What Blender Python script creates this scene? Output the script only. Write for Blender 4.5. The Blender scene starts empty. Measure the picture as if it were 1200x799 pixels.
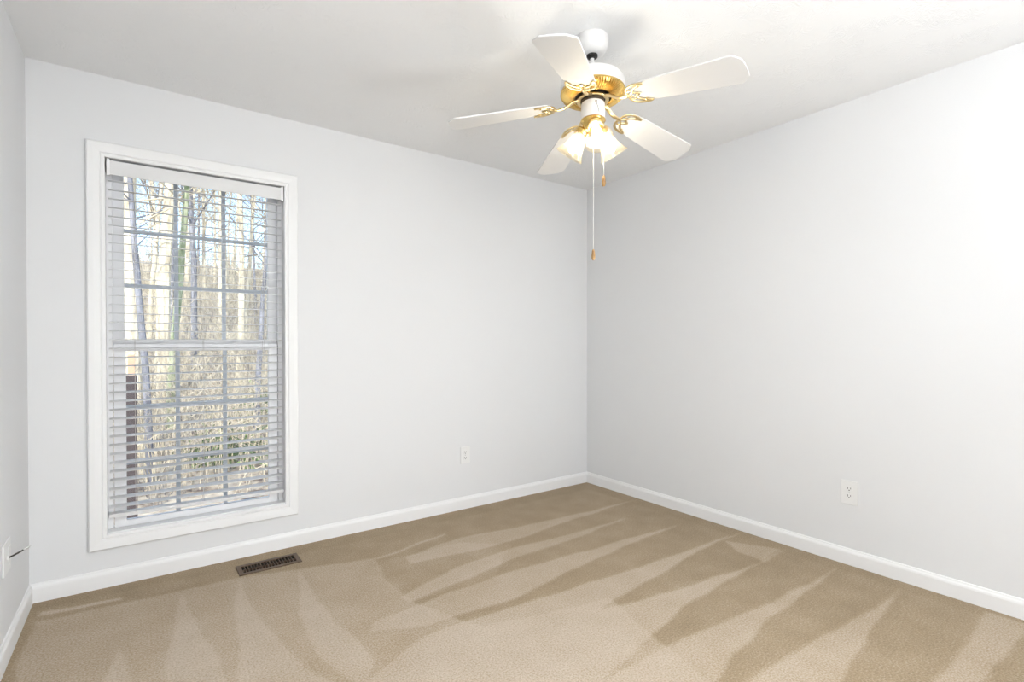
import bpy, bmesh, math, random
from mathutils import Vector, Matrix, noise
R = math.radians
sc = bpy.context.scene
COL = sc.collection

# ---------------------------------------------------------------- camera, world, light, exposure
cam_d = bpy.data.cameras.new('camera'); cam = bpy.data.objects.new('camera', cam_d); COL.objects.link(cam)
cam_d.sensor_width = 36; cam_d.sensor_fit = 'HORIZONTAL'
cam_d.lens = 603.30 / 1200 * 36
cam_d.shift_y = 6.25 / 1200
cam_d.clip_start = .02; cam_d.clip_end = 400
cam.location = (-3.0282, -3.1337, 1.1751)
YAW, PIT = .6238, -.009
Fv = Vector((math.sin(YAW)*math.cos(PIT), math.cos(YAW)*math.cos(PIT), math.sin(PIT)))
cam.rotation_mode = 'QUATERNION'; cam.rotation_quaternion = Fv.to_track_quat('-Z', 'Y')
sc.camera = cam

w = bpy.data.worlds.new('world'); sc.world = w; w.use_nodes = True
nt = w.node_tree; nt.nodes.clear()
sky = nt.nodes.new('ShaderNodeTexSky'); sky.sky_type = 'NISHITA'; sky.sun_disc = False
sky.sun_elevation = R(38); sky.sun_rotation = R(200); sky.air_density = 1.0; sky.dust_density = .6
bg = nt.nodes.new('ShaderNodeBackground'); bg.inputs[1].default_value = .36
wo = nt.nodes.new('ShaderNodeOutputWorld')
nt.links.new(sky.outputs[0], bg.inputs[0]); nt.links.new(bg.outputs[0], wo.inputs[0])

sun_d = bpy.data.lights.new('sun', 'SUN'); sun_d.energy = 5.2; sun_d.angle = R(.6); sun_d.color = (1, .95, .86)
sun = bpy.data.objects.new('sun', sun_d); COL.objects.link(sun)
sun.rotation_euler = Vector((.45, .75, -.62)).to_track_quat('-Z', 'Y').to_euler()   # shines from behind the house onto the woods

fl_d = bpy.data.lights.new('fill_light_up', 'AREA'); fl_d.shape = 'RECTANGLE'; fl_d.size = 1.4; fl_d.size_y = .7; fl_d.energy = 62; fl_d.color = (.95, .98, 1)
fl = bpy.data.objects.new('fill_light_up', fl_d); COL.objects.link(fl)                    # added fill light behind the camera, bounced off the ceiling to even the room
fl.location = (-2.3, -3.95, 1.25); fl.rotation_euler = Vector((0, -.35, 1)).to_track_quat('-Z', 'Y').to_euler()
f2_d = bpy.data.lights.new('fill_light_low', 'AREA'); f2_d.shape = 'RECTANGLE'; f2_d.size = 1.2; f2_d.size_y = .8; f2_d.energy = 38; f2_d.color = (.95, .98, 1)
f2 = bpy.data.objects.new('fill_light_low', f2_d); COL.objects.link(f2)               # second added fill light, low behind the camera, aimed up into the room
f2.location = (-1.15, -4.05, .55); f2.rotation_euler = Vector((-.85, .50, .52)).to_track_quat('-Z', 'Y').to_euler()

BULB = 56.0            # emission of the three fan bulbs
sc.view_settings.view_transform = 'Standard'; sc.view_settings.look = 'None'
sc.view_settings.exposure = 0.14; sc.view_settings.gamma = 1; sc.view_settings.use_curve_mapping = False

# ---------------------------------------------------------------- materials
def mat(name, col, rough=.5, metal=0., spec=.5, bump=None, coat=0.):
    m = bpy.data.materials.new(name); m.use_nodes = True
    p = m.node_tree.nodes['Principled BSDF']
    p.inputs['Base Color'].default_value = (*col, 1); p.inputs['Roughness'].default_value = rough
    p.inputs['Metallic'].default_value = metal; p.inputs['Specular IOR Level'].default_value = spec
    p.inputs['Coat Weight'].default_value = coat
    n, l = m.node_tree.nodes, m.node_tree.links
    tc = n.new('ShaderNodeTexCoord')
    nz = n.new('ShaderNodeTexNoise'); nz.inputs['Scale'].default_value = bump[0] if bump else 40
    nz.inputs['Detail'].default_value = 4
    l.new(tc.outputs['Object'], nz.inputs['Vector'])
    b = n.new('ShaderNodeBump'); b.inputs['Strength'].default_value = bump[1] if bump else .03
    b.inputs['Distance'].default_value = bump[2] if bump else .001
    l.new(nz.outputs['Fac'], b.inputs['Height']); l.new(b.outputs[0], p.inputs['Normal'])
    return m
M = {}
M['wall'] = mat('wall_paint', (.82, .825, .833), .85, spec=.15, bump=(140, .12, .001))
M['trim'] = mat('trim_paint', (.91, .91, .91), .45, spec=.35)
M['vinyl'] = mat('window_vinyl', (.92, .92, .93), .4)
M['grid'] = mat('grid_bar', (.62, .62, .68), .45)
M['slat'] = mat('blind_slat', (.80, .80, .80), .5, spec=.3)
M['cord'] = mat('blind_cord', (.55, .53, .50), .8)
M['clear'] = mat('clear_plastic', (.8, .8, .8), .25)
M['fanwhite'] = mat('fan_enamel', (.82, .81, .80), .35)
M['blade'] = mat('fan_blade', (.74, .735, .73), .5)
M['brass'] = mat('polished_brass', (.70, .48, .16), .25, 1.0)
M['antique'] = mat('pale_brass', (.78, .62, .34), .28, 1.0)
M['black'] = mat('black_rubber', (.015, .013, .012), .5)
M['dark'] = mat('motor_dark', (.05, .035, .02), .5)
M['chain'] = mat('chain', (.75, .73, .68), .35, .6)
M['plate'] = mat('outlet_plastic', (.86, .86, .85), .35)
M['slot'] = mat('outlet_slot', (.10, .10, .10), .6)
M['steel'] = mat('screw_steel', (.6, .6, .58), .35, .9)
M['reg'] = mat('register_brown', (.11, .070, .042), .5, .1)
M['duct'] = mat('duct_dark', (.02, .018, .016), .8)
M['deckpost'] = mat('stained_post', (.07, .055, .058), .8)
M['decktop'] = mat('raw_post', (.62, .40, .27), .8)
M['siding'] = mat('siding', (.6, .58, .54), .8)

def nodes(name):
    m = bpy.data.materials.new(name); m.use_nodes = True
    return m, m.node_tree.nodes, m.node_tree.links, m.node_tree.nodes['Principled BSDF']
def ramp(n, stops):
    r = n.new('ShaderNodeValToRGB'); e = r.color_ramp.elements
    e[0].position, e[0].color = stops[0][0], (*stops[0][1], 1)
    e[1].position, e[1].color = stops[-1][0], (*stops[-1][1], 1)
    for s, c in stops[1:-1]:
        k = e.new(s); k.color = (*c, 1)
    return r

# ceiling: slap-brush swirls
m, n, l, p = nodes('ceiling_texture'); M['ceil'] = m
p.inputs['Base Color'].default_value = (.90, .905, .91, 1); p.inputs['Roughness'].default_value = .9; p.inputs['Specular IOR Level'].default_value = .1
tc = n.new('ShaderNodeTexCoord'); nz = n.new('ShaderNodeTexNoise'); nz.inputs['Scale'].default_value = 7; nz.inputs['Detail'].default_value = 2
l.new(tc.outputs['Object'], nz.inputs['Vector'])
mx = n.new('ShaderNodeVectorMath'); mx.operation = 'MULTIPLY_ADD'; mx.inputs[1].default_value = (1.6, 1.6, 0)
l.new(nz.outputs['Color'], mx.inputs[0]); l.new(tc.outputs['Object'], mx.inputs[2])
wv = n.new('ShaderNodeTexWave'); wv.wave_type = 'RINGS'; wv.inputs['Scale'].default_value = 15; wv.inputs['Distortion'].default_value = 5; wv.inputs['Detail'].default_value = 3
l.new(mx.outputs[0], wv.inputs['Vector'])
n2 = n.new('ShaderNodeTexNoise'); n2.inputs['Scale'].default_value = 7; l.new(tc.outputs['Object'], n2.inputs['Vector'])
mr = n.new('ShaderNodeMapRange'); mr.inputs[1].default_value = .42; mr.inputs[2].default_value = .62; l.new(n2.outputs['Fac'], mr.inputs[0])
mm = n.new('ShaderNodeMath'); mm.operation = 'MULTIPLY'; l.new(wv.outputs['Fac'], mm.inputs[0]); l.new(mr.outputs[0], mm.inputs[1])
b = n.new('ShaderNodeBump'); b.inputs['Strength'].default_value = .4; b.inputs['Distance'].default_value = .003
l.new(mm.outputs[0], b.inputs['Height']); l.new(b.outputs[0], p.inputs['Normal'])

# carpet: nap marks come from the mesh attribute 'nap'
m, n, l, p = nodes('carpet'); M['carpet'] = m
p.inputs['Roughness'].default_value = 1; p.inputs['Specular IOR Level'].default_value = .05
p.inputs['Sheen Weight'].default_value = .15
tc = n.new('ShaderNodeTexCoord'); at = n.new('ShaderNodeAttribute'); at.attribute_name = 'nap'
fine = n.new('ShaderNodeTexNoise'); fine.inputs['Scale'].default_value = 150; fine.inputs['Detail'].default_value = 5; l.new(tc.outputs['Object'], fine.inputs['Vector'])
mid = n.new('ShaderNodeTexNoise'); mid.inputs['Scale'].default_value = 7; mid.inputs['Detail'].default_value = 6; l.new(tc.outputs['Object'], mid.inputs['Vector'])
big = n.new('ShaderNodeTexNoise'); big.inputs['Scale'].default_value = 1.3; l.new(tc.outputs['Object'], big.inputs['Vector'])
def math_(op, a, bb):
    k = n.new('ShaderNodeMath'); k.operation = op
    for i, x in enumerate((a, bb)):
        if isinstance(x, (int, float)): k.inputs[i].default_value = x
        else: l.new(x, k.inputs[i])
    return k.outputs[0]
v = math_('ADD', at.outputs['Fac'], math_('MULTIPLY', math_('SUBTRACT', mid.outputs['Fac'], .5), .35))
v = math_('ADD', v, math_('MULTIPLY', math_('SUBTRACT', big.outputs['Fac'], .5), .3))
v = math_('ADD', v, math_('MULTIPLY', math_('SUBTRACT', fine.outputs['Fac'], .5), 1.4))
rp = ramp(n, [(0, (.27, .20, .12)), (.35, (.405, .305, .192)), (.65, (.53, .43, .32)), (1, (.66, .56, .455))])
l.new(v, rp.inputs[0]); l.new(rp.outputs[0], p.inputs['Base Color'])
b = n.new('ShaderNodeBump'); b.inputs['Strength'].default_value = .7; b.inputs['Distance'].default_value = .006
l.new(fine.outputs['Fac'], b.inputs['Height']); l.new(b.outputs[0], p.inputs['Normal'])

# pressed glass of the shades: see-through, scattering, a little glossy
m, n, l, p = nodes('ribbed_glass'); M['shade'] = m; n.remove(p)
out = n['Material Output']
tr = n.new('ShaderNodeBsdfTransparent'); tr.inputs[0].default_value = (.97, .93, .84, 1)
tl = n.new('ShaderNodeBsdfTranslucent'); tl.inputs[0].default_value = (1, .93, .76, 1)
gl = n.new('ShaderNodeBsdfGlossy'); gl.inputs['Roughness'].default_value = .12
tc = n.new('ShaderNodeTexCoord'); nz = n.new('ShaderNodeTexNoise'); nz.inputs['Scale'].default_value = 60
l.new(tc.outputs['Object'], nz.inputs['Vector'])
mr = n.new('ShaderNodeMapRange'); mr.inputs[3].default_value = .03; mr.inputs[4].default_value = .07; l.new(nz.outputs['Fac'], mr.inputs[0])
m1 = n.new('ShaderNodeMixShader'); l.new(mr.outputs[0], m1.inputs[0]); l.new(tr.outputs[0], m1.inputs[1]); l.new(tl.outputs[0], m1.inputs[2])
m2 = n.new('ShaderNodeMixShader'); m2.inputs[0].default_value = .03; l.new(m1.outputs[0], m2.inputs[1]); l.new(gl.outputs[0], m2.inputs[2])
l.new(m2.outputs[0], out.inputs[0])
# window glass
m, n, l, p = nodes('window_glass'); M['glass'] = m; n.remove(p); out = n['Material Output']
tr = n.new('ShaderNodeBsdfTransparent'); tr.inputs[0].default_value = (.94, .96, .96, 1)
gl = n.new('ShaderNodeBsdfGlossy'); gl.inputs['Roughness'].default_value = .02
fr = n.new('ShaderNodeFresnel'); fr.inputs[0].default_value = 1.25
m1 = n.new('ShaderNodeMixShader'); l.new(fr.outputs[0], m1.inputs[0]); l.new(tr.outputs[0], m1.inputs[1]); l.new(gl.outputs[0], m1.inputs[2]); l.new(m1.outputs[0], out.inputs[0])
# bulb
m, n, l, p = nodes('lit_bulb'); M['bulb'] = m
p.inputs['Base Color'].default_value = (1, .95, .85, 1)
p.inputs['Emission Color'].default_value = (1, .98, .955, 1); p.inputs['Emission Strength'].default_value = BULB
# fob wood, bark, ground
def two(name, c1, c2, scale, rough=.6, stretch=(1, 1, 1), bump=0., c3=None):
    m, n, l, p = nodes(name)
    tc = n.new('ShaderNodeTexCoord'); mp = n.new('ShaderNodeMapping'); mp.inputs['Scale'].default_value = stretch
    l.new(tc.outputs['Object'], mp.inputs[0])
    nz = n.new('ShaderNodeTexNoise'); nz.inputs['Scale'].default_value = scale; nz.inputs['Detail'].default_value = 6; nz.inputs['Roughness'].default_value = .65
    l.new(mp.outputs[0], nz.inputs['Vector'])
    st = [(.36, c1), (.62, c2)] if c3 is None else [(.34, c1), (.5, c2), (.64, c3)]
    r = ramp(n, st); l.new(nz.outputs['Fac'], r.inputs[0]); l.new(r.outputs[0], p.inputs['Base Color'])
    p.inputs['Roughness'].default_value = rough
    if bump:
        b = n.new('ShaderNodeBump'); b.inputs['Strength'].default_value = bump; b.inputs['Distance'].default_value = .02
        l.new(nz.outputs['Fac'], b.inputs['Height']); l.new(b.outputs[0], p.inputs['Normal'])
    return m
M['wood'] = two('fob_wood', (.20, .10, .035), (.50, .30, .11), 60, .35, (1, 1, .3))
M['bark_pale'] = two('pale_bark', (.42, .35, .26), (.88, .78, .60), 3, .9, (4, 4, .7), .4)
M['bark_dark'] = two('dark_bark', (.12, .12, .14), (.30, .30, .34), 3, .9, (4, 4, .7), .4)
M['bark_moss'] = two('mossy_bark', (.16, .20, .10), (.48, .50, .34), 3, .9, (4, 4, .7), .4)
M['twig'] = two('twig', (.13, .12, .13), (.70, .61, .45), 1.2, .9)
M['litter'] = two('leaf_litter', (.14, .10, .08), (.50, .41, .31), 5, 1., (1, 1, 1), .5, (.62, .53, .42))
M['shrub'] = two('evergreen_leaf', (.05, .09, .03), (.22, .29, .12), 5, .7)

# ---------------------------------------------------------------- mesh helpers
def link(name, bm, m, parent=None, smooth=False, T=None):
    if T is not None: bm.transform(T)
    me = bpy.data.meshes.new(name); bmesh.ops.recalc_face_normals(bm, faces=bm.faces)
    bm.to_mesh(me); bm.free(); me.materials.append(m)
    if smooth:
        for f in me.polygons: f.use_smooth = True
        try: me.set_sharp_from_angle(angle=R(40))
        except Exception: pass
    o = bpy.data.objects.new(name, me); COL.objects.link(o)
    if parent is not None:
        o.parent = parent; o.matrix_parent_inverse = Matrix.Identity(4)
        me.transform(Matrix.Translation(-world_loc(parent)))
    return o
def world_loc(o):
    v = Vector(o.location)
    while o.parent: o = o.parent; v = v + Vector(o.location)
    return v
def empty(name, loc):
    o = bpy.data.objects.new(name, None); COL.objects.link(o); o.location = loc; o.empty_display_size = .05; return o
def tag(o, label=None, cat=None, group=None, kind=None):
    if label: o['label'] = label
    if cat: o['category'] = cat
    if group: o['group'] = group
    if kind: o['kind'] = kind
    return o
def struct(o): o['kind'] = 'structure'; return o
def box(bm, a, b_, bev=0.):
    x0, y0, z0 = [min(p, q) for p, q in zip(a, b_)]; x1, y1, z1 = [max(p, q) for p, q in zip(a, b_)]
    r = bmesh.ops.create_cube(bm, size=1)
    vs = r['verts']
    for v in vs: v.co = Vector((x0 + (v.co.x+.5)*(x1-x0), y0 + (v.co.y+.5)*(y1-y0), z0 + (v.co.z+.5)*(z1-z0)))
    if bev:
        es = list({e for v in vs for e in v.link_edges})
        bmesh.ops.bevel(bm, geom=es, offset=bev, segments=2, affect='EDGES', profile=.6)
    return vs
def lathe(bm, prof, c=(0, 0, 0), seg=40, T=None, flute=None):
    """prof: list of (radius, z). flute(i, ang)->radius factor"""
    rings = []
    for i, (r, z) in enumerate(prof):
        ring = []
        for k in range(seg):
            a = 2*math.pi*k/seg; rr, dz = r, 0
            if flute: rr, dz = flute(i, k, r)
            v = Vector((rr*math.cos(a), rr*math.sin(a), z+dz))
            if T is not None: v = T @ v
            ring.append(bm.verts.new(v + Vector(c)))
        rings.append(ring)
    for i in range(len(rings)-1):
        for k in range(seg):
            bm.faces.new((rings[i][k], rings[i][(k+1) % seg], rings[i+1][(k+1) % seg], rings[i+1][k]))
    return rings
def cap(bm, ring):
    bm.faces.new(ring)
def tube(bm, pts, rad, seg=8, flat=1., closed_ends=True):
    pts = [Vector(p) for p in pts]; rads = rad if isinstance(rad, (list, tuple)) else [rad]*len(pts)
    t0 = (pts[1]-pts[0]).normalized()
    u = t0.orthogonal().normalized() if abs(t0.z) > .9 else Vector((0, 0, 1)).cross(t0).normalized()
    rings = []
    for i, p in enumerate(pts):
        t = (pts[min(i+1, len(pts)-1)] - pts[max(i-1, 0)]).normalized()
        u = (u - t*u.dot(t)).normalized(); v = t.cross(u)
        rings.append([bm.verts.new(p + (u*math.cos(2*math.pi*k/seg) + v*math.sin(2*math.pi*k/seg)*flat)*rads[i]) for k in range(seg)])
    for i in range(len(rings)-1):
        for k in range(seg):
            bm.faces.new((rings[i][k], rings[i][(k+1) % seg], rings[i+1][(k+1) % seg], rings[i+1][k]))
    if closed_ends:
        bm.faces.new(rings[0][::-1]); bm.faces.new(rings[-1])
    return rings
def smoothpath(pts, n=6):
    P = [Vector(p) for p in pts]; P = [P[0]*2-P[1]] + P + [P[-1]*2-P[-2]]; o = []
    for i in range(1, len(P)-2):
        for k in range(n):
            t = k/n
            o.append(.5*((2*P[i]) + (P[i+1]-P[i-1])*t + (2*P[i-1]-5*P[i]+4*P[i+1]-P[i+2])*t*t + (3*P[i]-P[i-1]-3*P[i+1]+P[i+2])*t**3))
    o.append(P[-2]); return o

# ---------------------------------------------------------------- room shell
W, H, D = 3.4427, 2.44, 4.60        # width, height, depth (the wall behind the camera stands at y = -D)
WX0, WX1, WZ0, WZ1 = -3.170, -2.363, .248, 2.058    # window opening
T_ = .15
# floor of carpet as a fine grid carrying the vacuum marks
MARKS = dict(
 w1=([(-2.89,-.30),(-2.97,-1.0),(-2.99,-1.5),(-2.60,-1.5),(-2.79,-1.13)], .38),
 w2=([(-2.65,-.30),(-2.72,-.8),(-2.78,-1.5),(-2.42,-1.5),(-2.56,-1.2),(-2.63,-.75)], .40),
 w3=([(-2.38,-.36),(-2.47,-.8),(-2.50,-1.14),(-2.42,-1.42),(-2.34,-1.30),(-2.38,-.9)], .34),
 w0=([(-3.12,-.67),(-3.16,-1.1),(-2.99,-1.2)], .35),
 strip=([(-3.39,-.13),(-3.10,-.17),(-3.10,-.20),(-3.39,-.17)], .55),
 a=([(-.06,-.57),(-.63,-.55),(-1.15,-.50),(-1.49,-.46),(-1.86,-.52),(-1.88,-.62),(-1.26,-.68),(-.74,-.62)], .36),
 b=([(-.41,-.80),(-.9,-.80),(-1.32,-.76),(-1.70,-.79),(-2.07,-.93),(-2.05,-.99),(-1.41,-.89),(-.96,-.865)], .36),
 c=([(-.2,-1.08),(-.93,-1.04),(-1.5,-1.0),(-1.87,-1.01),(-2.24,-1.06),(-2.28,-1.12),(-2.07,-1.20),(-1.66,-1.24),(-1.03,-1.14)], .42),
 d=([(-.05,-1.385),(-.93,-1.35),(-1.71,-1.29),(-2.11,-1.27),(-2.6,-1.48),(-2.3,-1.6),(-1.88,-1.57),(-1.47,-1.54),(-.51,-1.41)], .46),
 e=([(-.09,-1.68),(-.31,-1.70),(-1.11,-1.60),(-1.63,-1.50),(-2.02,-1.45),(-2.6,-1.48),(-2.3,-1.8),(-1.77,-1.88),(-1.48,-1.81),(-.97,-1.72)], .46),
 f=([(-.1,-1.96),(-.36,-1.96),(-1.05,-1.91),(-1.3,-1.88),(-2.0,-1.88),(-1.9,-2.2),(-1.45,-2.12),(-1.22,-2.06),(-.86,-2.005),(-.38,-1.985)], .42),
 g=([(-.11,-2.235),(-.37,-2.235),(-.92,-2.19),(-1.35,-2.17),(-2.0,-2.1),(-1.6,-2.45),(-1.12,-2.37),(-.92,-2.34),(-.58,-2.29)], .40),
 h=([(-.05,-2.53),(-.36,-2.55),(-.79,-2.55),(-1.3,-2.5),(-1.2,-2.72),(-.70,-2.65),(-.05,-2.67)], .36),
 patch=([(-.24,-1.41),(-.17,-1.53),(-.10,-1.66),(-.33,-1.69),(-.33,-1.55)], .30),
 arcl=([(-2.0,-.44),(-1.53,-.34),(-1.54,-.365),(-2.0,-.47)], .35),
 arcm=([(-2.02,-.49),(-1.5,-.53),(-1.3,-.72),(-1.6,-1.0),(-2.05,-.99),(-2.06,-.75)], .14),
 near=([(-2.0,-.44),(-2.05,-.67),(-2.05,-.98),(-1.9,-1.35),(-1.3,-1.5),(-1.5,-2.3),(-2.6,-2.6),(-3.4,-2.6),(-3.4,-.22),(-2.6,-.28)], .34),
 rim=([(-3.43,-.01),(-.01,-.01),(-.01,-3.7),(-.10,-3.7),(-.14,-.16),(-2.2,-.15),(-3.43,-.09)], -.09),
)
def build_floor():
    step = .012; nx = int(W/step); ny = int(D/step)
    polys = [(p, wgt, min(q[0] for q in p)-.03, max(q[0] for q in p)+.03, min(q[1] for q in p)-.03, max(q[1] for q in p)+.03) for p, wgt in MARKS.values()]
    def sd(px, py, P):
        inside = False; best = 9.; j = len(P)-1
        for i in range(len(P)):
            xi, yi = P[i]; xj, yj = P[j]
            if (yi > py) != (yj > py) and px < (xj-xi)*(py-yi)/(yj-yi)+xi: inside = not inside
            dx, dy = xj-xi, yj-yi; t = max(0, min(1, ((px-xi)*dx+(py-yi)*dy)/(dx*dx+dy*dy)))
            d = (px-xi-t*dx)**2 + (py-yi-t*dy)**2
            if d < best: best = d
            j = i
        best = math.sqrt(best); return best if inside else -best
    verts, vals = [], []
    for j in range(ny+1):
        y = -D*j/ny
        for i in range(nx+1):
            x = -W*i/nx; verts.append((x, y, 0)); v = .30
            qx = x + .016*noise.noise((x*5, y*5, 1)); qy = y + .016*noise.noise((x*5, y*5, 7))
            for P, wg, x0, x1, y0, y1 in polys:
                if x0 < qx < x1 and y0 < qy < y1:
                    s = sd(qx, qy, P)
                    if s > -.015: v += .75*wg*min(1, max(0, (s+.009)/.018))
            vals.append(min(v, .74))
    faces = []
    for j in range(ny):
        for i in range(nx):
            cx, cy = -W*(i+.5)/nx, -D*(j+.5)/ny
            if -2.622 < cx < -2.351 and -.242 < cy < -.139: continue      # the duct opening
            a = j*(nx+1)+i; faces.append((a, a+nx+1, a+nx+2, a+1))
    me = bpy.data.meshes.new('floor'); me.from_pydata(verts, [], faces); me.materials.append(M['carpet'])
    at = me.attributes.new('nap', 'FLOAT', 'POINT'); at.data.foreach_set('value', vals)
    o = bpy.data.objects.new('floor', me); COL.objects.link(o); return struct(o)
build_floor()
bm = bmesh.new(); box(bm, (-W-T_, -D-T_, H), (T_, T_, H+.15)); struct(link('ceiling', bm, M['ceil']))
bm = bmesh.new(); box(bm, (0, -D, -.2), (T_, 0, H)); struct(link('wall_right', bm, M['wall']))
bm = bmesh.new(); box(bm, (-W-T_, -D, -.2), (-W, 0, H)); struct(link('wall_left', bm, M['wall']))
bm = bmesh.new(); box(bm, (-W-T_, -D-T_, -.2), (T_, -D, H)); struct(link('wall_front', bm, M['wall']))
bm = bmesh.new()
for a, b_ in (((-W-T_, 0, -.2), (WX0, T_, H)), ((WX1, 0, -.2), (T_, T_, H)), ((WX0, 0, -.2), (WX1, T_, WZ0)), ((WX0, 0, WZ1), (WX1, T_, H))): box(bm, a, b_)
bmesh.ops.remove_doubles(bm, verts=bm.verts, dist=1e-5)
struct(link('wall_back', bm, M['wall']))

def baseboard(name, p0, p1, nrm):
    """moulded board, profile extruded from p0 to p1; nrm points into the room"""
    prof = [(0, 0), (.013, 0), (.013, .062), (.011, .070), (.007, .076), (.005, .083), (0, .085)]
    bm = bmesh.new(); rs = []
    for P in (p0, p1): rs.append([bm.verts.new((P[0]+nrm[0]*d, P[1]+nrm[1]*d, z)) for d, z in prof])
    k = len(prof)
    for i in range(k-1): bm.faces.new((rs[0][i], rs[0][i+1], rs[1][i+1], rs[1][i]))
    bm.faces.new(rs[0]); bm.faces.new(rs[1][::-1])
    struct(link(name, bm, M['trim']))
baseboard('baseboard_back', (-W, 0), (0, 0), (0, -1))
baseboard('baseboard_right', (0, 0), (0, -D), (-1, 0))
baseboard('baseboard_left', (-W, 0), (-W, -D), (1, 0))
baseboard('baseboard_front', (-W, -D), (0, -D), (0, 1))

# ---------------------------------------------------------------- window
win = struct(empty('window_1', ((WX0+WX1)/2, 0, WZ0)))
def frame_profile(bm, x0, x1, z0, z1, prof):
    """mitred picture frame; prof = (outward offset from the opening, y)"""
    rings = []
    for d, y in prof:
        rings.append([bm.verts.new((x0-d, y, z0-d)), bm.verts.new((x1+d, y, z0-d)), bm.verts.new((x1+d, y, z1+d)), bm.verts.new((x0-d, y, z1+d))])
    for i in range(len(rings)-1):
        for k in range(4): bm.faces.new((rings[i][k], rings[i][(k+1) % 4], rings[i+1][(k+1) % 4], rings[i+1][k]))
bm = bmesh.new()
frame_profile(bm, WX0, WX1, WZ0, WZ1, [(-.004, .0), (-.004, -.012), (.001, -.014), (.010, -.0145), (.013, -.011), (.017, -.0155), (.040, -.018), (.060, -.018), (.066, -.013), (.066, 0)])
link('casing', bm, M['trim'], win)
bm = bmesh.new()   # jamb liner
frame_profile(bm, WX0, WX1, WZ0, WZ1, [(0, 0), (-.004, 0), (-.004, .105), (0, .105)])
link('jamb', bm, M['trim'], win)
def sash(name, gx0, gx1, gz0, gz1, ox0, ox1, oz0, oz1, y0, y1, cols, rows):
    s = bpy.data.objects.new(name, None); COL.objects.link(s); s.parent = win
    bm = bmesh.new()
    box(bm, (ox0, y0, oz0), (gx0, y1, oz1), .002); box(bm, (gx1, y0, oz0), (ox1, y1, oz1), .002)
    box(bm, (gx0, y0, oz0), (gx1, y1, gz0), .002); box(bm, (gx0, y0, gz1), (gx1, y1, oz1), .002)
    link('sash_frame', bm, M['vinyl'], s)
    ym = (y0+y1)/2; bm = bmesh.new(); box(bm, (gx0-.004, ym-.002, gz0-.004), (gx1+.004, ym+.002, gz1+.004)); link('pane', bm, M['glass'], s)
    bm = bmesh.new()
    for i in range(1, cols):
        x = gx0+(gx1-gx0)*i/cols; box(bm, (x-.010, ym+.003, gz0), (x+.010, ym+.009, gz1), .002)
    for i in range(1, rows):
        z = gz0+(gz1-gz0)*i/rows; box(bm, (gx0, ym+.0035, z-.010), (gx1, ym+.0085, z+.010), .002)
    link('grid', bm, M['grid'], s)
    return s
sash('upper_sash', -3.097, -2.437, 1.185, 2.008, WX0+.006, WX1-.006, 1.150, WZ1-.006, .098, .124, 3, 3)
lower = sash('lower_sash', -3.092, -2.440, .287, 1.128, -3.140, -2.393, .254, 1.165, .066, .092, 3, 3)
bm = bmesh.new()   # vinyl master frame with side tracks
for x0, x1 in ((WX0+.004, -3.143), (-2.390, WX1-.004)):
    box(bm, (x0, .060, WZ0+.004), (x1, .096, WZ1-.004), .001)
box(bm, (WX0+.004, .060, WZ0+.004), (WX1-.004, .130, .252), .001)
link('track', bm, M['vinyl'], win)
bm = bmesh.new()   # sill, bright and slightly sloped, with a small front lip
box(bm, (WX0+.004, .0, WZ0+.003), (WX1-.004, .060, WZ0+.010), .002); link('window_sill', bm, M['trim'], win)
bm = bmesh.new()
for x in (-2.60, -2.93):
    box(bm, (x-.022, .068, 1.1645), (x+.022, .088, 1.170), .002); box(bm, (x-.008, .066, 1.170), (x+.018, .078, 1.178), .002)
link('sash_lock', bm, M['vinyl'], lower)

# ---------------------------------------------------------------- blind
bl = tag(empty('window_blind', ((WX0+WX1)/2, .035, WZ1)), 'white horizontal slat blind with open slats hanging inside the window', 'blind')
BX0, BX1 = WX0+.010, WX1-.008
bm = bmesh.new()
box(bm, (BX0+.002, .012, 1.998), (BX1-.002, .058, 2.046), .002); link('headrail', bm, M['vinyl'], bl)
bm = bmesh.new()
box(bm, (BX0, -.004, 1.976), (BX1, .004, 2.044), .003)
box(bm, (BX0, -.004, 1.976), (BX0+.004, .030, 2.044)); box(bm, (BX1-.004, -.004, 1.976), (BX1, .030, 2.044))
link('valance', bm, M['slat'], bl)
for x in (BX0+.001, BX1-.013):
    bm = bmesh.new(); box(bm, (x, -.0065, 1.972), (x+.012, .010, 2.050), .001)
    link('valance_clip', bm, M['vinyl'], bl)
bm = bmesh.new(); pitch = .0428; zz = 1.955; NS = 38
tilt = R(5.0)
for k in range(NS):
    z = zz-k*pitch
    rows = []
    for j in range(6):
        t = j/5-.5; d = t*.048
        rows.append((.036+d*math.cos(tilt), z+d*math.sin(tilt)+.0016*(1-(2*t)**2)))
    top, bot = [], []
    for (y, q) in rows:
        top.append((bm.verts.new((BX0+.004, y, q+.0009)), bm.verts.new((BX1-.004, y, q+.0009))))
        bot.append((bm.verts.new((BX0+.004, y, q-.0009)), bm.verts.new((BX1-.004, y, q-.0009))))
    for A in (top, bot):
        for j in range(5): bm.faces.new((A[j][0], A[j][1], A[j+1][1], A[j+1][0]))
    for j in (0, 5): bm.faces.new((top[j][0], top[j][1], bot[j][1], bot[j][0]))
    for e in (0, 1):
        for j in range(5): bm.faces.new((top[j][e], top[j+1][e], bot[j+1][e], bot[j][e]))
link('slats', bm, M['slat'], bl, smooth=True)
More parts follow.
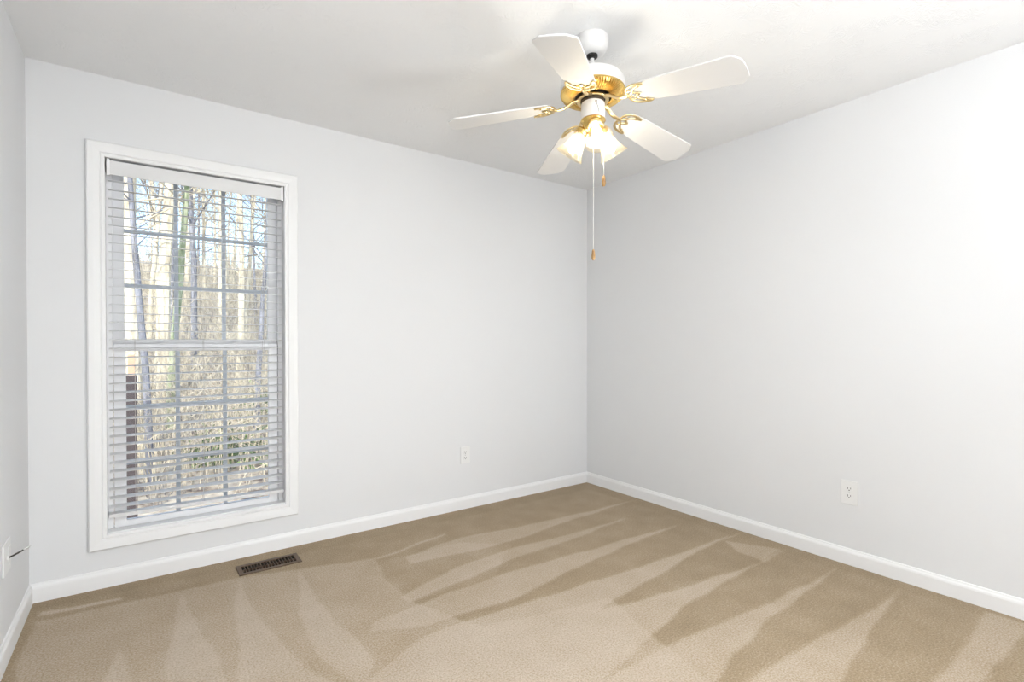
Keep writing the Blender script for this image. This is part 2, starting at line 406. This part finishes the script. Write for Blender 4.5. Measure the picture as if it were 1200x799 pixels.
# bottom rail hangs a little crooked: lower at its left end
bm = bmesh.new(); vs = box(bm, (BX0, .010, .318), (BX1, .062, .336), .003)
for v in bm.verts: v.co.z += (v.co.x-(BX0+BX1)/2)*(-.01)
link('bottom_rail', bm, M['slat'], bl)
for x in (-3.055, -2.762, -2.471):
    bm = bmesh.new()
    for y in (.0105, .0625): tube(bm, [(x, y, .335), (x, y, 1.99)], .0009, 5)
    for k in range(NS): tube(bm, [(x, .0105, zz-k*pitch-.004), (x, .0625, zz-k*pitch-.001)], .0005, 4)
    link('ladder_cord', bm, M['cord'], bl)

# ---------------------------------------------------------------- ceiling fan
FC = Vector((-1.496, -1.577, H))
fan = tag(empty('ceiling_fan', FC), 'white five blade ceiling fan with polished brass trim and three lit glass shades', 'ceiling fan')
PIV = FC + Vector((0, 0, -.08))
nrm = Vector((.0199, .0435, 1)).normalized()
TILT = Matrix.Translation(PIV) @ Vector((0, 0, 1)).rotation_difference(nrm).to_matrix().to_4x4()      # hanging part leans a little; local origin at the hanger ball, z measured from it
def Z(z): return z-2.36          # room height -> hanging frame height
bm = bmesh.new()
rs = lathe(bm, [(.067, 0), (.068, -.004), (.068, -.014), (.067, -.030), (.062, -.048), (.053, -.061), (.040, -.069), (.020, -.071)], FC, 48)
link('canopy', bm, M['fanwhite'], fan, True)
bm = bmesh.new(); rs = lathe(bm, [(.003, .02), (.018, .016), (.023, .010), (.023, .001), (.016, -.004), (.010, -.006)], (0, 0, 0), 24); cap(bm, rs[0]); cap(bm, rs[-1])
link('hanger_ball', bm, M['black'], fan, True, TILT)
bm = bmesh.new(); rs = lathe(bm, [(.0085, -.005), (.0085, Z(2.281))], (0, 0, 0), 20); cap(bm, rs[0]); cap(bm, rs[-1])
rs = lathe(bm, [(.0085, Z(2.300)), (.016, Z(2.298)), (.018, Z(2.285)), (.026, Z(2.282))], (0, 0, 0), 24)
link('downrod', bm, M['fanwhite'], fan, True, TILT)
bm = bmesh.new()
rs = lathe(bm, [(.018, Z(2.284)), (.060, Z(2.282)), (.098, Z(2.276)), (.120, Z(2.267)), (.131, Z(2.252)), (.134, Z(2.236)), (.134, Z(2.222)), (.129, Z(2.212)), (.100, Z(2.210))], (0, 0, 0), 56)
link('motor_housing', bm, M['fanwhite'], fan, True, TILT)
# brass lower cover with pressed rays
bm = bmesh.new(); SEG = 288
def fl(i, k, r):
    if 3 <= i <= 6: return r, (-.0035 if k % 4 < 2 else .0015)
    return r, 0
lathe(bm, [(.128, Z(2.216)), (.133, Z(2.212)), (.134, Z(2.204)), (.127, Z(2.197)), (.118, Z(2.192)), (.102, Z(2.187)), (.086, Z(2.184)), (.080, Z(2.182)), (.076, Z(2.184)), (.075, Z(2.194))], (0, 0, 0), SEG, flute=fl)
link('brass_cover', bm, M['brass'], fan, False, TILT)['label'] = 'polished brass ring with pressed rays'
bm = bmesh.new(); rs = lathe(bm, [(.0755, Z(2.196)), (.066, Z(2.196)), (.064, Z(2.188)), (.050, Z(2.188)), (.046, Z(2.160)), (.02, Z(2.158))], (0, 0, 0), 48); cap(bm, rs[-1])
link('flywheel', bm, M['dark'], fan, True, TILT)['label'] = 'dark recess under the motor'
bm = bmesh.new(); rs = lathe(bm, [(.066, Z(2.180)), (.067, Z(2.174)), (.060, Z(2.172)), (.052, Z(2.174)), (.052, Z(2.180)), (.066, Z(2.180))], (0, 0, 0), 60)
link('inner_ring', bm, M['antique'], fan, True, TILT)
bm = bmesh.new(); rs = lathe(bm, [(.040, Z(2.166)), (.046, Z(2.164)), (.049, Z(2.158)), (.050, Z(2.120)), (.049, Z(2.092)), (.044, Z(2.084)), (.02, Z(2.082))], (0, 0, 0), 48); cap(bm, rs[0]); cap(bm, rs[-1])
sh = link('switch_housing', bm, M['fanwhite'], fan, True, TILT)
bm = bmesh.new()     # slot and screw on the camera side of the housing
vd = Vector((-.52, -.854, 0)); sd_ = Vector((.854, -.52, 0))
pt = lambda a, z, r=.050: Vector((vd.x*math.cos(a)+sd_.x*math.sin(a), vd.y*math.cos(a)+sd_.y*math.sin(a), 0))*r + Vector((0, 0, Z(z)))
tube(bm, [pt(.02, 2.150), pt(.02, 2.150, .0525)], .0035, 10); tube(bm, [pt(.06, 2.144, .0502), pt(.22, 2.120, .0502), pt(.28, 2.104, .0502)], .0009, 6)
link('reverse_switch', bm, M['black'], sh, False, TILT)

A0 = -2.5519; DROOP = .1341; PITCH = -.1784
offs = [-.008, -.010, .051, -.035, .002]
def blade_frame(b):
    a = A0 + R(72)*b + offs[b]
    c, s = math.cos(a), math.sin(a)
    rad = Vector((c, s, -DROOP)).normalized()
    tan = (Vector((-s, c, 0))*math.cos(PITCH) + Vector((0, 0, 1))*math.sin(PITCH)).normalized()
    up = rad.cross(tan).normalized()
    mtx = Matrix((rad, tan, up)).transposed().to_4x4()
    return Matrix.Translation((0, 0, Z(2.1707))) @ mtx
outline = []
r0, r1 = .186, .600
half = [(r0+.012, .028), (r0, .040), (r0+.004, .050), (r0+.018, .056), (.300, .0625), (.420, .0685), (.540, .0750), (.571, .0770), (.5775, .0755), (.600, .050), (.6035, .044), (.605, .015)]
outline = half + [(x, -y) for x, y in half[::-1]]
for b in range(5):
    Tb = TILT @ blade_frame(b)
    bm = bmesh.new(); t = .0030
    up = [bm.verts.new((x, y, t)) for x, y in outline]; dn = [bm.verts.new((x, y, -t)) for x, y in outline]
    bm.faces.new(up); bm.faces.new(dn[::-1])
    for i in range(len(outline)): bm.faces.new((up[i], up[(i+1) % len(outline)], dn[(i+1) % len(outline)], dn[i]))
    bmesh.ops.bevel(bm, geom=[e for e in bm.edges if len({round(v.co.z, 4) for v in e.verts}) == 1], offset=.0012, segments=2, affect='EDGES')
    bd = link('blade', bm, M['blade'], fan, False, Tb)
    # bracket: arm from the flywheel, opening into a scrolled fork under the blade root
    bm = bmesh.new(); zb = -.0075
    a = A0 + R(72)*b + offs[b]
    inv = blade_frame(b).inverted()
    st = inv @ Vector((.052*math.cos(a), .052*math.sin(a), Z(2.178)))
    st2 = inv @ Vector((.082*math.cos(a), .082*math.sin(a), Z(2.171)))
    path = smoothpath([st, st2, (.115, 0, -.006), (.150, 0, -.010), (.172, 0, -.009)], 5)
    nP = len(path); tube(bm, path, [.0115-.0035*(i/(nP-1)) for i in range(nP)], 10, .55)
    for s in (1, -1):
        tube(bm, smoothpath([(.165, 0, zb), (.163, s*.018, zb), (.170, s*.036, zb), (.188, s*.050, zb), (.215, s*.056, zb), (.236, s*.055, zb), (.246, s*.050, zb)], 5), [.0055]*30+[.004], 8, .7)
        tube(bm, smoothpath([(.172, s*.004, zb), (.188, s*.016, zb), (.197, s*.030, zb), (.215, s*.041, zb), (.240, s*.050, zb)], 5), .0045, 8, .7)
        tube(bm, smoothpath([(.168, s*.022, zb), (.180, s*.026, zb), (.190, s*.022, zb)], 4), .0035, 8, .7)
    tube(bm, smoothpath([(.186, .015, zb), (.196, .008, zb), (.212, 0, zb), (.196, -.008, zb), (.186, -.015, zb)], 5), .0045, 8, .7)
    for (x, y) in ((.205, 0), (.222, .044), (.222, -.044)):
        rs = lathe(bm, [(.0068, -.0035), (.0068, -.0095), (.004, -.0115), (.001, -.012)], (x, y, 0), 14); cap(bm, rs[-1])
    link('blade_bracket', bm, M['antique'], fan, True, Tb)

# light kit
bm = bmesh.new()
rs = lathe(bm, [(.050, Z(2.094)), (.0515, Z(2.089)), (.048, Z(2.083)), (.044, Z(2.078)), (.044, Z(2.060)), (.036, Z(2.046)), (.020, Z(2.038)), (.010, Z(2.036)), (.009, Z(2.030)), (.004, Z(2.024))], (0, 0, 0), 40); cap(bm, rs[-1]); cap(bm, rs[0])
link('light_fitter', bm, M['brass'], fan, True, TILT)
toward = math.atan2(-.812, -.584)
SHN = R(36)
for k in range(3):
    a = toward + 2*math.pi*k/3
    h = Vector((math.cos(a), math.sin(a), 0)); ax = (h*math.sin(SHN) + Vector((0, 0, -math.cos(SHN)))).normalized()
    rim = h*.110 + Vector((0, 0, Z(1.967))); neck = rim - ax*.112
    q = Vector((0, 0, -1)).rotation_difference(ax).to_matrix().to_4x4()
    Ts = TILT @ Matrix.Translation(neck) @ q       # local -z runs along the shade
    bm = bmesh.new()
    tube(bm, smoothpath([Vector((h.x*.020, h.y*.020, Z(2.064))), neck - ax*.024 - h*.004, neck - ax*.006], 5), [.011]*11, 14)
    link('lamp_arm', bm, M['brass'], fan, True, TILT)
    bm = bmesh.new(); rs = lathe(bm, [(.012, .012), (.024, .010), (.030, .004), (.031, -.012), (.029, -.014), (.028, .002), (.012, .006)], (0, 0, 0), 36)
    sk = link('shade_holder', bm, M['brass'], fan, True, Ts)
    bm = bmesh.new(); SG = 96
    def rib(i, kk, r):
        return r*(1 + (.018 if i > 1 else 0)*math.cos(2*math.pi*kk*24/SG)), 0
    prof = [(.0265, .000), (.0275, -.010), (.0290, -.020), (.0325, -.040), (.0375, -.060), (.0440, -.080), (.0520, -.098), (.0585, -.108), (.0610, -.112)]
    inner = [(r-.0026, z) for r, z in prof[::-1]]
    lathe(bm, prof+[(.0600, -.1145)]+inner, (0, 0, 0), SG, flute=rib)
    gs = link('glass_shade', bm, M['shade'], fan, True, Ts); gs['label'] = 'ribbed cream glass bell shade'
    bm = bmesh.new(); rs = lathe(bm, [(.003, -.098), (.012, -.096), (.0180, -.089), (.0210, -.079), (.0210, -.071), (.0185, -.058), (.0145, -.045), (.0125, -.032)], (0, 0, 0), 20); cap(bm, rs[0])
    lb = link('light_bulb', bm, M['bulb'], gs, True, Ts); lb['label'] = 'glowing light bulb'
    bm = bmesh.new(); rs = lathe(bm, [(.0124, -.034), (.0145, -.030), (.0145, -.004), (.0124, .004)], (0, 0, 0), 20); cap(bm, rs[0]); cap(bm, rs[-1]); link('socket', bm, M['fanwhite'], sk, True, Ts)
def pull_chain(x, y, ztop, zf):
    bm = bmesh.new(); tube(bm, [(x, y, ztop), (x, y, zf+.047)], .0011, 6)
    z = ztop
    while z > zf+.048:
        bmesh.ops.create_icosphere(bm, subdivisions=1, radius=.0017, matrix=Matrix.Translation((x, y, z))); z -= .0052
    c = link('pull_chain', bm, M['chain'], fan)
    bm = bmesh.new(); rs = lathe(bm, [(.002, .046), (.0045, .043), (.0060, .036), (.0082, .020), (.0080, .010), (.0055, .002), (.002, 0)], (x, y, zf), 18); cap(bm, rs[0]); cap(bm, rs[-1])
    f = link('chain_fob', bm, M['wood'], c, True); f['label'] = 'brown wooden pull fob'
hub = PIV + (TILT.to_3x3() @ Vector((0, 0, Z(2.08))))
pull_chain(hub.x+.004, hub.y+.002, 2.035, 1.514)
pull_chain(hub.x+.0445*.81, hub.y-.0445*.584, 2.085, 1.820)

# ---------------------------------------------------------------- outlets, wall plate, floor register
def plate_frame(origin, right, out):
    up = Vector((0, 0, 1)); r = Vector(right); o = Vector(out)
    return Matrix.Translation(origin) @ Matrix((r, o, up)).transposed().to_4x4()
def outlet(origin, right, out, w_, h_, label):
    T = plate_frame(origin, right, out)
    root = tag(empty('wall_outlet', origin), label, 'outlet')
    bm = bmesh.new(); box(bm, (-w_/2, 0, -h_/2), (w_/2, .006, h_/2), .0025); link('cover_plate', bm, M['plate'], root, False, T)
    for s in (1, -1):
        bm = bmesh.new()
        pts = []
        for k in range(24):
            a = 2*math.pi*k/24; pts.append((.0170*math.cos(a), max(-.0135, min(.0135, .0170*math.sin(a)))))
        f = [bm.verts.new((x, .0080, z+s*.0195)) for x, z in pts]; g = [bm.verts.new((x, .0055, z+s*.0195)) for x, z in pts]
        bm.faces.new(f)
        for i in range(24): bm.faces.new((f[i], f[(i+1) % 24], g[(i+1) % 24], g[i]))
        rc = link('receptacle', bm, M['plate'], root, False, T)
        bm = bmesh.new(); z0 = s*.0195
        box(bm, (-.0078, .0078, z0-.001), (-.0052, .0084, z0+.009)); box(bm, (.0052, .0078, z0), (.0078, .0084, z0+.008))
        tube(bm, [(0, .0078, z0-.0062), (0, .0084, z0-.0062)], .0030, 10)
        link('slots', bm, M['slot'], rc, False, T)
    bm = bmesh.new(); tube(bm, [(0, .0055, 0), (0, .0072, 0)], .0032, 12); link('screw', bm, M['steel'], root, False, T)
outlet((-1.182, 0, .377), (1, 0, 0), (0, -1, 0), .074, .120, 'white duplex outlet on the window wall, left of the room corner')
outlet((0, -1.976, .380), (0, -1, 0), (-1, 0, 0), .082, .126, 'white duplex outlet with dark slots on the long right hand wall')
o0 = (-W, -.488, .374); T = plate_frame(o0, (0, 1, 0), (1, 0, 0))
root = tag(empty('cable_plate', o0), 'white double wall plate low on the left wall', 'wall plate')
bm = bmesh.new(); box(bm, (-.060, 0, -.058), (.060, .006, .058), .0025); link('cover_plate', bm, M['plate'], root, False, T)
bm = bmesh.new(); box(bm, (.0120, .0055, -.033), (.0440, .0085, .033), .001); link('blank_insert', bm, M['plate'], root, False, T)
bm = bmesh.new(); tube(bm, [(-.010, .0055, 0), (-.010, .012, 0)], .0075, 12); link('cable_bushing', bm, M['plate'], root, False, T)
cb = tag(empty('coaxial_cable', (-W, -.49, .374)), 'short black cable stub with a grey tip poking out of the left wall plate', 'cable')
bm = bmesh.new(); tube(bm, smoothpath([(-W+.004, -.498, .373), (-W+.022, -.494, .378), (-W+.050, -.487, .391)], 5), .0032, 10); link('cable_jacket', bm, M['black'], cb, True)
bm = bmesh.new(); tube(bm, [(-W+.0495, -.4871, .3908), (-W+.066, -.483, .399)], .0040, 8); tube(bm, [(-W+.066, -.483, .399), (-W+.072, -.4815, .402)], .0012, 6)
link('connector', bm, M['steel'], cb)['label'] = 'grey metal connector tip'

vr = tag(empty('floor_register', (-2.486, -.190, 0)), 'brown metal floor vent set in the carpet below the window', 'floor vent')
VX0, VX1, VY0, VY1 = -2.637, -2.338, -.256, -.126
bm = bmesh.new()
ix0, ix1, iy0, iy1 = VX0+.022, VX1-.022, VY0+.022, VY1-.022
for a, b_ in (((VX0, VY0, .0), (ix0, VY1, .006)), ((ix1, VY0, .0), (VX1, VY1, .006)), ((ix0, VY0, .0), (ix1, iy0, .006)), ((ix0, iy1, .0), (ix1, VY1, .006))): box(bm, a, b_, .0015)
link('register_frame', bm, M['reg'], vr)
bm = bmesh.new(); NL = 17
for k in range(1, NL):
    x = ix0+(ix1-ix0)*k/NL
    vs = box(bm, (x-.0014, iy0-.001, -.006), (x+.0014, iy1+.001, .0045))
box(bm, (ix0-.001, (iy0+iy1)/2-.0018, -.008), (ix1+.001, (iy0+iy1)/2+.0018, .0025))
link('louvres', bm, M['reg'], vr)
bm = bmesh.new()
for a, b_ in (((ix0, iy0, -.12), (ix1, iy1, -.115)), ((ix0-.003, iy0, -.12), (ix0, iy1, 0)), ((ix1, iy0, -.12), (ix1+.003, iy1, 0)), ((ix0, iy0-.003, -.12), (ix1, iy0, 0)), ((ix0, iy1, -.12), (ix1, iy1+.003, 0))): box(bm, a, b_)
link('duct', bm, M['duct'], vr)

# ---------------------------------------------------------------- outside
def gz(x, y):
    z = -1.1 + (.20*(y-9) if y > 9 else 0)
    return z + .25*noise.noise((x*.15, y*.15, 0)) * min(1, max(0, y/6))
bm = bmesh.new(); g = {}
xs = [-40+i*1.6 for i in range(61)]; ys = [.16, 1.2, 2.4] + [4+i*1.5 for i in range(40)]
for i, x in enumerate(xs):
    for j, y in enumerate(ys): g[i, j] = bm.verts.new((x, y, gz(x, y)))
for i in range(len(xs)-1):
    for j in range(len(ys)-1): bm.faces.new((g[i, j], g[i+1, j], g[i+1, j+1], g[i, j+1]))
struct(link('yard_ground', bm, M['litter'], smooth=True))

def tree(pos, h, r, m, seed, lean=(0, 0), depth=3, low=.25):
    rnd = random.Random(seed); x, y = pos
    base = Vector((x, y, gz(x, y)-.1))
    root = empty('bare_tree', base)
    bt = bmesh.new(); bb = bmesh.new()
    n_ = 9; pts = []; P = base.copy(); d = Vector((lean[0], lean[1], 1)).normalized()
    for i in range(n_+1):
        pts.append(P.copy()); P = P + d*h/n_
        d = (d + Vector((rnd.uniform(-.05, .05), rnd.uniform(-.05, .05), 0))).normalized()
    rad = [r*(1-.85*(i/n_)**1.1)+.008 for i in range(n_+1)]; rad[0] *= 1.25
    tube(bt, pts, rad, 8)
    def grow(p, dr, ln, rr, lev):
        k = 4 if lev > 1 else 3; q = [p.copy()]; dd = dr.copy()
        for i in range(k):
            p = p + dd*ln/k; q.append(p.copy())
            dd = (dd + Vector((rnd.uniform(-.22, .22), rnd.uniform(-.22, .22), rnd.uniform(-.05, .2)))).normalized()
        tube(bb, q, [rr*(1-.75*i/k) for i in range(k+1)], 5 if lev > 1 else 3, closed_ends=False)
        if lev > 0:
            for c in range(rnd.randint(3, 5) if lev > 1 else 4):
                i = rnd.randint(1, k); a = rnd.uniform(0, 6.28)
                nd = (dd*.7 + Vector((math.cos(a)*.8, math.sin(a)*.8, rnd.uniform(-.1, .7)))).normalized()
                grow(q[i], nd, ln*rnd.uniform(.4, .65), rr*.5, lev-1)
    for c in range(15):
        f = rnd.uniform(low, .97); i = min(n_-1, int(f*n_)); p = pts[i].lerp(pts[i+1], f*n_-i); a = rnd.uniform(0, 6.28)
        nd = Vector((math.cos(a), math.sin(a), rnd.uniform(.2, 1.1))).normalized()
        grow(p, nd, h*.26*(1.25-f)*rnd.uniform(.7, 1.2), r*.38*(1.15-f), depth-1)
    link('trunk', bt, m, root, True); link('branches', bb, M['twig'] if m is not M['bark_dark'] else m, root)
    return root
named = [((-3.14, 9.0), 13, .13, 'bark_pale', 'pale trunked bare tree at the left edge of the window view, seen above the post', (0, 0)),
 ((-2.59, 13.0), 15, .16, 'bark_pale', 'tall cream trunked bare tree seen through the left column of panes', (.01, 0)),
 ((-2.94, 7.0), 9, .05, 'bark_dark', 'dark grey trunked bare tree just right of the brown post outside', (-.004, 0)),
 ((-2.52, 10.5), 10, .08, 'bark_moss', 'thin green mossy trunked tree left of the middle panes', (.02, 0)),
 ((-.94, 9.5), 7, .06, 'bark_dark', 'slim dark trunked young tree outside behind the right column of panes', (0, 0))]
for i, (p, h, r, mk, lab, ln) in enumerate(named):
    tag(tree(p, h, r, M[mk], 100+i, ln, low=.5), lab, 'tree')
far = [(-1.66,16),(-.66,14),(-.4,20),(-1.65,22),(1.42,24),(-.51,27),(-2.46,25),(1.25,30),(-3.06,30),(-.65,34),(.92,36),(3.26,38),(-1.22,40),(1.02,18),(.65,13),(3.65,22),(-4.15,20),(-4.14,12),(4.41,33),(-4.05,34),(.56,44),(2.93,46),(-2.26,46),(5.38,45),(-3.3,17),(-2.0,30),(0.2,23),(-2.8,21),(-2.2,18),(-.1,17),(-.9,31),(1.9,32),(-3.6,26),(-1.3,26),(2.4,40),(-.2,38),(-1.9,37)]
for i, p in enumerate(far):
    rr = random.Random(i)
    tag(tree(p, rr.uniform(11, 17), rr.uniform(.045, .10), M['bark_pale' if i % 4 else 'bark_dark'], 300+i, (rr.uniform(-.05, .05), 0)),
        'slender bare winter tree standing in the thick of the woods behind the nearer trunks', 'tree', 'bare trees deep in the woods')
# undergrowth: leafless brush nobody could count
rnd = random.Random(5); bm = bmesh.new()
for k in range(3200):
    y = 5.5 + 41*rnd.random()**1.1; x = -3.03 + (y+3.13)*rnd.uniform(-.12, .32)
    z = gz(x, y); hh = rnd.uniform(.6, 2.2)*(1+y*.02); a = rnd.uniform(0, 6.28); s = rnd.uniform(.1, .7)
    p0 = Vector((x, y, z)); p1 = p0 + Vector((math.cos(a)*s*.4, math.sin(a)*s*.4, hh*.5)); p2 = p1 + Vector((math.cos(a+.8)*s*1.6, math.sin(a+.8)*s, hh*rnd.uniform(.15, .5)))
    tube(bm, [p0, p1, p2], [.006+y*.0003, .004+y*.0002, .002], 3, closed_ends=False)
    for q in range(3):
        f = rnd.random(); c = p1.lerp(p2, f); e = c + Vector((rnd.uniform(-.6, .6), rnd.uniform(-.6, .6), rnd.uniform(.1, .7)))
        tube(bm, [c, e], [.003+y*.0002, .0015], 3, closed_ends=False)
tag(link('brush', bm, M['twig']), 'tangle of leafless beige brush covering the hillside outside', 'undergrowth', kind='stuff')
# low evergreen bushes near the bottom panes
rnd = random.Random(9)
def bush(x, y, s, lab, grp=None):
    bm = bmesh.new(); z = gz(x, y)
    for k in range(420):
        v = Vector((rnd.gauss(0, .4), rnd.gauss(0, .4), abs(rnd.gauss(.35, .3))))*s; c = Vector((x, y, z)) + v
        n1 = Vector((rnd.uniform(-1, 1), rnd.uniform(-1, 1), rnd.uniform(-1, 1))).normalized(); n2 = n1.orthogonal().normalized(); L = rnd.uniform(.05, .10)
        f = [bm.verts.new(c + n1*L), bm.verts.new(c + n2*L*.35), bm.verts.new(c - n1*L), bm.verts.new(c - n2*L*.35)]; bm.faces.new(f)
    root = tag(empty('evergreen_bush', (x, y, z)), lab, 'bush', grp)
    link('foliage', bm, M['shrub'], root)
    bm = bmesh.new()
    for k in range(7): tube(bm, [(x, y, z-.05), (x+rnd.uniform(-.3, .3)*s, y+rnd.uniform(-.3, .3)*s, z+.7*s)], [.012, .004], 4)
    link('stems', bm, M['twig'], root)
bush(-1.80, 7.6, .75, 'low green bush outside, behind the middle bottom panes of the window')
bush(-.55, 10.4, .8, 'green bush outside, low behind the right column of bottom panes')
# stained post outside the left panes
pr_ = tag(empty('wooden_post', (-3.108, 3.0, -1.1)), 'dark stained square wooden post outside the left lower panes', 'post')
bm = bmesh.new(); box(bm, (-3.150, 2.955, -1.15), (-3.066, 3.045, .85), .004); link('post_shaft', bm, M['deckpost'], pr_)
bm = bmesh.new(); box(bm, (-3.135, 2.97, .85), (-3.080, 3.03, 1.05), .004); link('post_top', bm, M['decktop'], pr_)['label'] = 'short reddish bare wood top'
